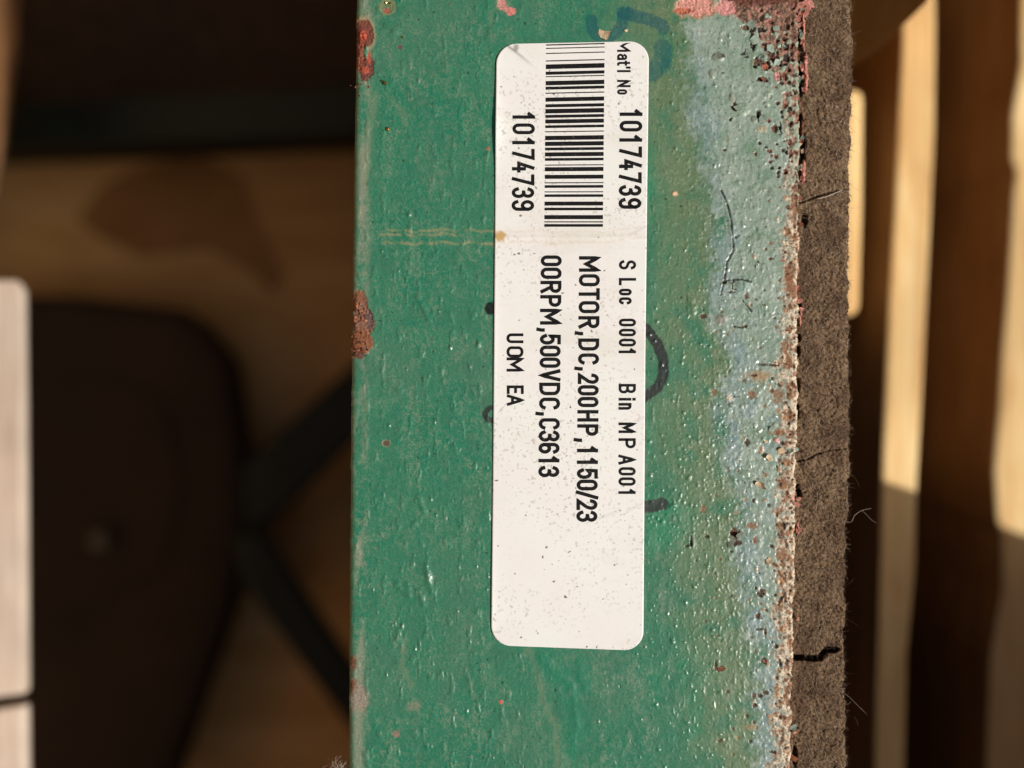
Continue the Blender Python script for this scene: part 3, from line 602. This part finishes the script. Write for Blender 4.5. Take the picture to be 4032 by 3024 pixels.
# ------------------------------------------------------------------ felt strip
def Fedge(y): return np.interp(y, [-2000, 0, 250, 500, 1000, 1600, 1900, 2100, 2600, 3024, 5000], [3360, 3348, 3352, 3348, 3338, 3343, 3342, 3330, 3322, 3330, 3300])
felt = empty('felt_strip', 'frayed brown felt gasket strip with torn cracks beside the beam edge', 'felt strip', (0, 0, 0))
fy = np.concatenate([np.linspace(-1900, -80, 60), np.arange(-70, 3100, 3.4), np.linspace(3110, 4900, 60)])
nc = 74; t = np.linspace(0, 1, nc)
FX = np.zeros((len(fy), nc+6)); FY = np.repeat(fy[:, None], nc+6, 1); ez = Fedge(fy)+fbm(fy/55, fy*0, 4, 120)*17+fbm(fy/9, fy*0, 2, 122)*4
FX[:, :nc] = 3060+t[None]*(ez-3060)[:, None]; FX[:, nc:] = ez[:, None]
FZ = np.full(FX.shape, -1.1); a0 = fbm(FX/13, FY/13, 3, 133)
FZ -= .30*sm(3300, 3350, FX)**2
FZ += fbm(FX/60, FY/60, 3, 130)*.25+a0*.3+noise(FX/6, FY/6, 135)*.10
gap = lambda pts, wd, dp: sm(wd, wd*.35, segdist(FX, FY, pts)+fbm(FX/18, FY/18, 3, 137)*wd*.5)*dp
G1 = gap([(3125, 2586), (3160, 2588), (3225, 2592), (3238, 2575), (3250, 2558), (3290, 2556)], 15, 3.2)
G2 = gap([(3120, 805), (3160, 796), (3220, 772), (3300, 750), (3345, 742)], 4.5, .8)+gap([(3130, 1818), (3180, 1808), (3215, 1788), (3270, 1772), (3330, 1768)], 4, .6)+0
cr = np.zeros_like(FX)
for (cx, cy, rx, ry) in ((3154, 290, 9, 60), (3152, 350, 8, 30), (3160, 560, 12, 35), (3158, 620, 10, 25), (3166, 868, 13, 26), (3144, 1330, 8, 16), (3143, 1382, 7, 22), (3142, 1520, 7, 26), (3146, 1210, 8, 24), (3136, 1920, 12, 14), (3128, 2975, 10, 40), (3146, 1945, 9, 18), (3150, 130, 7, 60), (3152, 480, 8, 30), (3140, 1620, 7, 30)):
    cr += sm(1.2, .7, np.hypot((FX-cx)/rx, (FY-cy)/ry)+.3*fbm(FX/12, FY/12, 2, 3))*1.6
FZ -= G1+G2+cr; FZ[:, nc:] = FZ[:, nc-1:nc]-np.array([.15, .5, 1, 1.6, 2.2, 2.9])[None]
FZ = np.maximum(FZ, -4.5)
fk = (D-FZ)/D/S; fk[:, nc:] = ((D-FZ[:, nc-1:nc])/D/S)
FO = np.stack([(FX-2016)*fk, -(FY-1512)*fk, FZ], -1)
U_ = FX*.62+FY*.78; W_ = FX*.78-FY*.62
a1 = .55*fbm(FX/40, FY/46, 4, 140)+.55*fbm(U_/26, W_/8, 3, 149)+.4*noise(U_/9, W_/5, 151); a2 = fbm(FX/150, FY/200, 3, 143); a3 = noise(FX/5.5, FY/7, 146)
FC = np.zeros(FX.shape+(3,))+lin(120, 98, 76)
def flay(c, m):
    global FC
    FC = FC*(1-m[..., None])+np.asarray(c)*m[..., None]
flay(lin(50, 38, 29), sm(-.05, .4, -a1)*.9); flay(lin(154, 134, 110), sm(.0, .5, a1+.3*a3)*.6); flay(lin(84, 64, 50), sm(-.05, .35, a2)*.6); flay(lin(134, 118, 92), sm(0, .4, -a2)*.35*sm(1200, 300, FY))
flay(lin(50, 38, 30), sm(.25, .5, a3)*.6)
flay(lin(160, 98, 80), sm(3190, 3140, FX)*sm(.1, .4, fbm(FX/20, FY/20, 3, 150))*sm(900, 500, FY)*.8)
def m_felt(nt, b):
    g = ramp(nt, ntex(nt, 4200, 3, .7), [(.3, .6), (.7, 1.4)])
    nt.links.new(mix(nt, 1., attr(nt, 'pigment', 'Color'), g, 'MULTIPLY'), b.inputs['Base Color'])
    b.inputs['Roughness'].default_value = .95; b.inputs['Specular IOR Level'].default_value = .1
    bump(nt, b, ntex(nt, 3000, 3, .7, off=2), .8, .0003)
MFELT = mat('brown_felt', m_felt)
grid_obj('felt_pad', FO, MFELT, felt, dict(pigment=np.clip(FC, .004, .9)))
def fibres(name, n, fn, m, parent, rad=.016, seg=4):
    V_ = []; F_ = []
    for _ in range(n):
        pts = fn(); b0 = len(V_); K = len(pts)
        for j, p in enumerate(pts):
            r_ = rad*(1 if j < K-1 else .4)
            for q_ in range(3):
                an = q_*2.094; V_.append((p[0]+r_*math.cos(an), p[1]+r_*math.sin(an)*.8, p[2]+r_*math.sin(an)))
        for j in range(K-1):
            for q_ in range(3):
                A_ = b0+3*j+q_; B_ = b0+3*j+(q_+1) % 3; F_.append((A_, B_, B_+3, A_+3))
    return mesh_obj(name, V_, F_, m, parent, True)
R = random.Random(11)
def f_on():
    i = R.randrange(60, len(fy)-60); j = R.randrange(24, nc-1); p = FO[i, j]; an = (R.gauss(-.9, .7) if R.random() < .7 else R.uniform(0, 6.28)); L_ = R.uniform(.35, 1.3); bend = R.uniform(-1.4, 1.4); out = []
    x, y, z = p[0], p[1], p[2]+.02; hz = R.uniform(.05, .3)
    for s_ in range(5):
        out.append((x, y, z+hz*math.sin(s_/4*math.pi))); x += math.cos(an)*L_/4; y += math.sin(an)*L_/4; an += bend/4
    return out
def f_edge():
    i = R.randrange(60, len(fy)-60); p = FO[i, nc-1+R.randrange(0, 5)]; an = R.gauss(-.2, .8); L_ = R.uniform(.25, .9) if R.random() < .985 else R.uniform(1.2, 3.2); bend = R.uniform(-2.4, 2.4); out = []
    x, y, z = p[0]-.1, p[1], p[2]; dz = R.uniform(-.2, .25)
    for s_ in range(5):
        out.append((x, y, z)); x += math.cos(an)*L_/4; y += math.sin(an)*L_/4; z += dz/4; an += bend/4
    return out
MF1 = solid('felt_fibre_dark', lin(96, 80, 64), lin(140, 122, 102), 500, .9); MF2 = solid('felt_fibre_light', lin(176, 160, 140), lin(214, 200, 184), 500, .7)
tag(fibres('felt_fibre', 5200, f_on, MF1, felt), kind='stuff'); tag(fibres('felt_fibre', 900, f_on, MF2, felt), kind='stuff')
tag(fibres('edge_fibre', 1900, f_edge, MF1, felt, .014), kind='stuff'); tag(fibres('edge_fibre', 150, f_edge, MF2, felt, .012), kind='stuff')
def hair(name, pts, z, rad, m):
    v = []; K = len(pts)
    def cat(t_):
        i = min(int(t_), K-2); f_ = t_-i; p0 = pts[max(i-1, 0)]; p1 = pts[i]; p2 = pts[i+1]; p3 = pts[min(i+2, K-1)]
        return [.5*(2*b_+(c_-a_)*f_+(2*a_-5*b_+4*c_-d_)*f_**2+(3*b_-a_-3*c_+d_)*f_**3) for a_, b_, c_, d_ in zip(p0, p1, p2, p3)]
    n_ = (K-1)*6; pp = [P(*cat(i/6*.9999), z) for i in range(n_+1)]
    return fibres(name, 1, lambda: pp, m, None, rad)
tag(hair('loose_hair', [(3330, 2055), (3352, 2055), (3365, 2030), (3390, 2012), (3415, 2005), (3430, 2002)], -2, .03, MF2), 'pale curled hair sticking out from the felt strip, nearest one with a bright tip', 'hair')
tag(hair('loose_hair', [(3395, 2010), (3415, 2030), (3432, 2048), (3452, 2060)], -2, .02, MF2), 'thin drooping hair branching off to the lower right of the felt', 'hair')
tag(hair('loose_hair', [(3320, 2728), (3345, 2745), (3362, 2762), (3412, 2812)], -2, .02, MF2), 'straight fine hair slanting down from the lower felt edge', 'hair')
tag(hair('loose_hair', [(3222, 2690), (3260, 2682), (3310, 2684), (3335, 2702)], -.6, .02, MF2), 'pale thread lying flat across the lower felt strip', 'hair')
tag(hair('straw_splinter', [(3222, 782), (3250, 776), (3285, 762), (3318, 748)], -.55, .07, MF2), 'tan straw splinter lying in the upper felt crack', 'splinter')
def f_tuft():
    a_ = R.uniform(0, 6.28); p = P(R.gauss(1345, 22), R.gauss(3020, 14), R.uniform(-3, -1)); x, y, z = p; out = []; bend = R.uniform(-4, 4)
    for s_ in range(5): out.append((x, y, z)); x += math.cos(a_)*.3; y += math.sin(a_)*.3; z += R.uniform(-.1, .1); a_ += bend/4
    return out
tag(fibres('lint_tuft', 110, f_tuft, MF2, None, .02), 'small pale lint tuft caught on the beam at the bottom left', 'lint')
# ------------------------------------------------------------------ timber right of the felt
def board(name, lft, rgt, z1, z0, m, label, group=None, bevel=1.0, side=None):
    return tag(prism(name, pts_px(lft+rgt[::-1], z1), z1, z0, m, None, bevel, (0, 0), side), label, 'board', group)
gB = 'pine boards on edge right of the felt'
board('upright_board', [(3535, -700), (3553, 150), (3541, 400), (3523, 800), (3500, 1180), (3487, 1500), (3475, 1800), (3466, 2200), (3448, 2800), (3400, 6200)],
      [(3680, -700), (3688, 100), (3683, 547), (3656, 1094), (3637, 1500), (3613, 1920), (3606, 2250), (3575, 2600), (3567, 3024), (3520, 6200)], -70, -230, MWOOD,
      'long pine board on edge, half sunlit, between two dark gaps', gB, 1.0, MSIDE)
board('upright_board', [(3240, 325), (3235, 1242)], [(3412, 345), (3408, 800), (3396, 1242)], -62, -110, MWOOD, 'short sunlit pine board peeking out right behind the felt strip', gB, 2.5)
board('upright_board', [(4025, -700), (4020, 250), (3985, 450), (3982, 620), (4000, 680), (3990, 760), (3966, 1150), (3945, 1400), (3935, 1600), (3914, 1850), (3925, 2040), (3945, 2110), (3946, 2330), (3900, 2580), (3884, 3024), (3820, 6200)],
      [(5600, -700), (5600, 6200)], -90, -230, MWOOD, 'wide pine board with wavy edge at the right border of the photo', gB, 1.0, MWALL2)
# leaning plank whose near side turns away from the sun
z1, z2 = -38., -92.
v = [P(3660, -500, z1), P(3652, 5, z1), P(3560, 105, z1), P(3330, 190, z1), P(3330, -500, z1)]
v2 = [(x_-16, y_+10, z2) for x_, y_, _ in v]
lp = mesh_obj('leaning_plank', [(p[0], p[1], p[2]-(0 if i_ in (0, 1) else (12 if i_ == 2 else 38))) for i_, p in enumerate(v)]+v2, [(4, 3, 2, 1, 0), (5, 6, 7, 8, 9), (0, 1, 6, 5), (1, 2, 7, 6), (2, 3, 8, 7), (3, 4, 9, 8), (4, 0, 5, 9)], wood('amber_pine', lin(196, 136, 62), lin(214, 156, 78), lin(226, 172, 92), (6, .5, 6)))
tag(lp, 'brown shaded plank leaning over the boards at the top right', 'plank')
tag(prism('corner_post', [(168, -51.5), (192, -60.5), (192, -210), (168, -210)], 34, -230, MWOOD, None, 1), 'pine corner post standing at the lower right, just out of the picture', 'post')
# ------------------------------------------------------------------ left of the beam
board('side_board', [(-700, 1110), (-700, 2840)], [(58, 1098), (88, 1140), (94, 1800), (98, 2735)], -72, -75, MPALE, 'pale sunlit board along the left border, upper longer piece', 'pale boards along the left border')
board('side_board', [(-700, 2900), (-700, 3700)], [(98, 2775), (102, 3100), (102, 3700)], -72, -75, MPALE, 'pale sunlit board end in the bottom left corner', 'pale boards along the left border')
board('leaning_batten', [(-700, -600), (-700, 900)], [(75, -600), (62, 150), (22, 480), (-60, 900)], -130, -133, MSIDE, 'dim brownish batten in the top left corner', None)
MFLOOR = wood('plywood_sheet', lin(206, 160, 98), lin(232, 190, 126), lin(244, 208, 148), (1, 4, 1), 14)
MPATCH = wood('dark_patch', lin(150, 108, 60), lin(172, 128, 76), lin(190, 146, 90), (1, 1, 1), 14)  # darker wood tone for an irregular patch on the floor
floor = box_px('floor', -1500, 2600, -1200, 4200, -230, -236, MFLOOR); floor['kind'] = 'structure'
st_ = prism('dark_patch', pts_px([(420, 720), (600, 640), (800, 610), (960, 700), (1010, 860), (1120, 1080), (1080, 1160), (960, 1050), (820, 980), (560, 1010), (400, 940), (300, 860)], -229.4), -229.4, -229.9, MPATCH, None)
tag(st_, 'darker brown patch on the plywood below the green crossbar', 'stain')
bz = -170
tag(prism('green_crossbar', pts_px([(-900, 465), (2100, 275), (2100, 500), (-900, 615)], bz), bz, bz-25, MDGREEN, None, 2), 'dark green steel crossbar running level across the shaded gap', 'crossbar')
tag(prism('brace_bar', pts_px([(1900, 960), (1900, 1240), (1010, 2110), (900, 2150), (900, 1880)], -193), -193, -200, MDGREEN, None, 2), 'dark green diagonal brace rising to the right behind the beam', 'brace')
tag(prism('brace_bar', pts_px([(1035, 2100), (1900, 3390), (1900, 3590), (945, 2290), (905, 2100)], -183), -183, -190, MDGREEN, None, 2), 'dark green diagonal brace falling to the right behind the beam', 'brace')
mot = empty('electric_motor', 'dark bulky motor housing in the shaded gap with a small grey bolt', 'motor', (0, 0, 0))
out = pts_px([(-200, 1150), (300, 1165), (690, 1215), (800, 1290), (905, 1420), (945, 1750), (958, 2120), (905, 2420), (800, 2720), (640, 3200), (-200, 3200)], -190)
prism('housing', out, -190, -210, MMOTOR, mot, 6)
prism('end_cover', pts_px([(-200, 1500), (450, 1490), (640, 1560), (720, 1900), (640, 2250), (300, 2420), (-200, 2440)], -188.5), -188.5, -190, MMOTOR, mot, 1)
c = P(385, 2130, -182)
prism('bolt', [(c[0]+4.4*math.cos(i*math.pi/3), c[1]+4.4*math.sin(i*math.pi/3)) for i in range(6)], -182, -188.5, solid('grey_bolt', lin(70, 67, 62), lin(88, 85, 80), 100, .6, metallic=.3), mot, .5)
tag(prism('shade_sheet', pts_px([(-300, -900), (1900, -900), (1900, 420), (-300, 520)], -200), -200, -215, MDARK, None, 1), 'very dark sheet standing in for deep shade above the green crossbar at the top left', 'plank')  # dark sheet in place of the deep shade above the crossbar

# ------------------------------------------------------------------ unseen crate walls, added to block blue sky and bounce warm light
MMID = wood('mid_crate_wood', lin(130, 94, 58), lin(164, 124, 78), lin(188, 148, 96), (1, 1, 5), 12)
MWALL = wood('dim_crate_wood', lin(96, 68, 40), lin(124, 90, 54), lin(150, 112, 70), (1, 1, 5), 12)
def added_crate_wall(label, a_, b_, h0, h1, n, thick=14, m=None):
    t_ = empty('added_crate_wall', label, 'added crate wall'); hh = (h1-h0)/n
    dx, dy = b_[0]-a_[0], b_[1]-a_[1]; L_ = math.hypot(dx, dy); nx, ny = -dy/L_*thick, dx/L_*thick
    for i in range(n):
        q_ = [(a_[0], a_[1]), (b_[0], b_[1]), (b_[0]+nx, b_[1]+ny), (a_[0]+nx, a_[1]+ny)]
        prism('plank', q_, h0+hh*(i+1)-1.5, h0+hh*i, m or MWALL, t_, 1.5)
    return t_
added_crate_wall('pine crate wall of stacked planks added beyond the left border to bounce warm light', (-230, -320), (-230, 320), -230, 250, 5, 14, MMID)
added_crate_wall('pine crate wall of stacked planks added beyond the upper border to block sky light', (-230, 320), (400, 320), -230, 250, 5)
added_crate_wall('pine crate wall of stacked planks added beyond the lower border to block sky light', (400, -320), (-230, -320), -230, 250, 5)
added_crate_wall('low pine crate wall of stacked planks added beyond the right border to block sky light', (400, 320), (400, -320), -230, 120, 4)
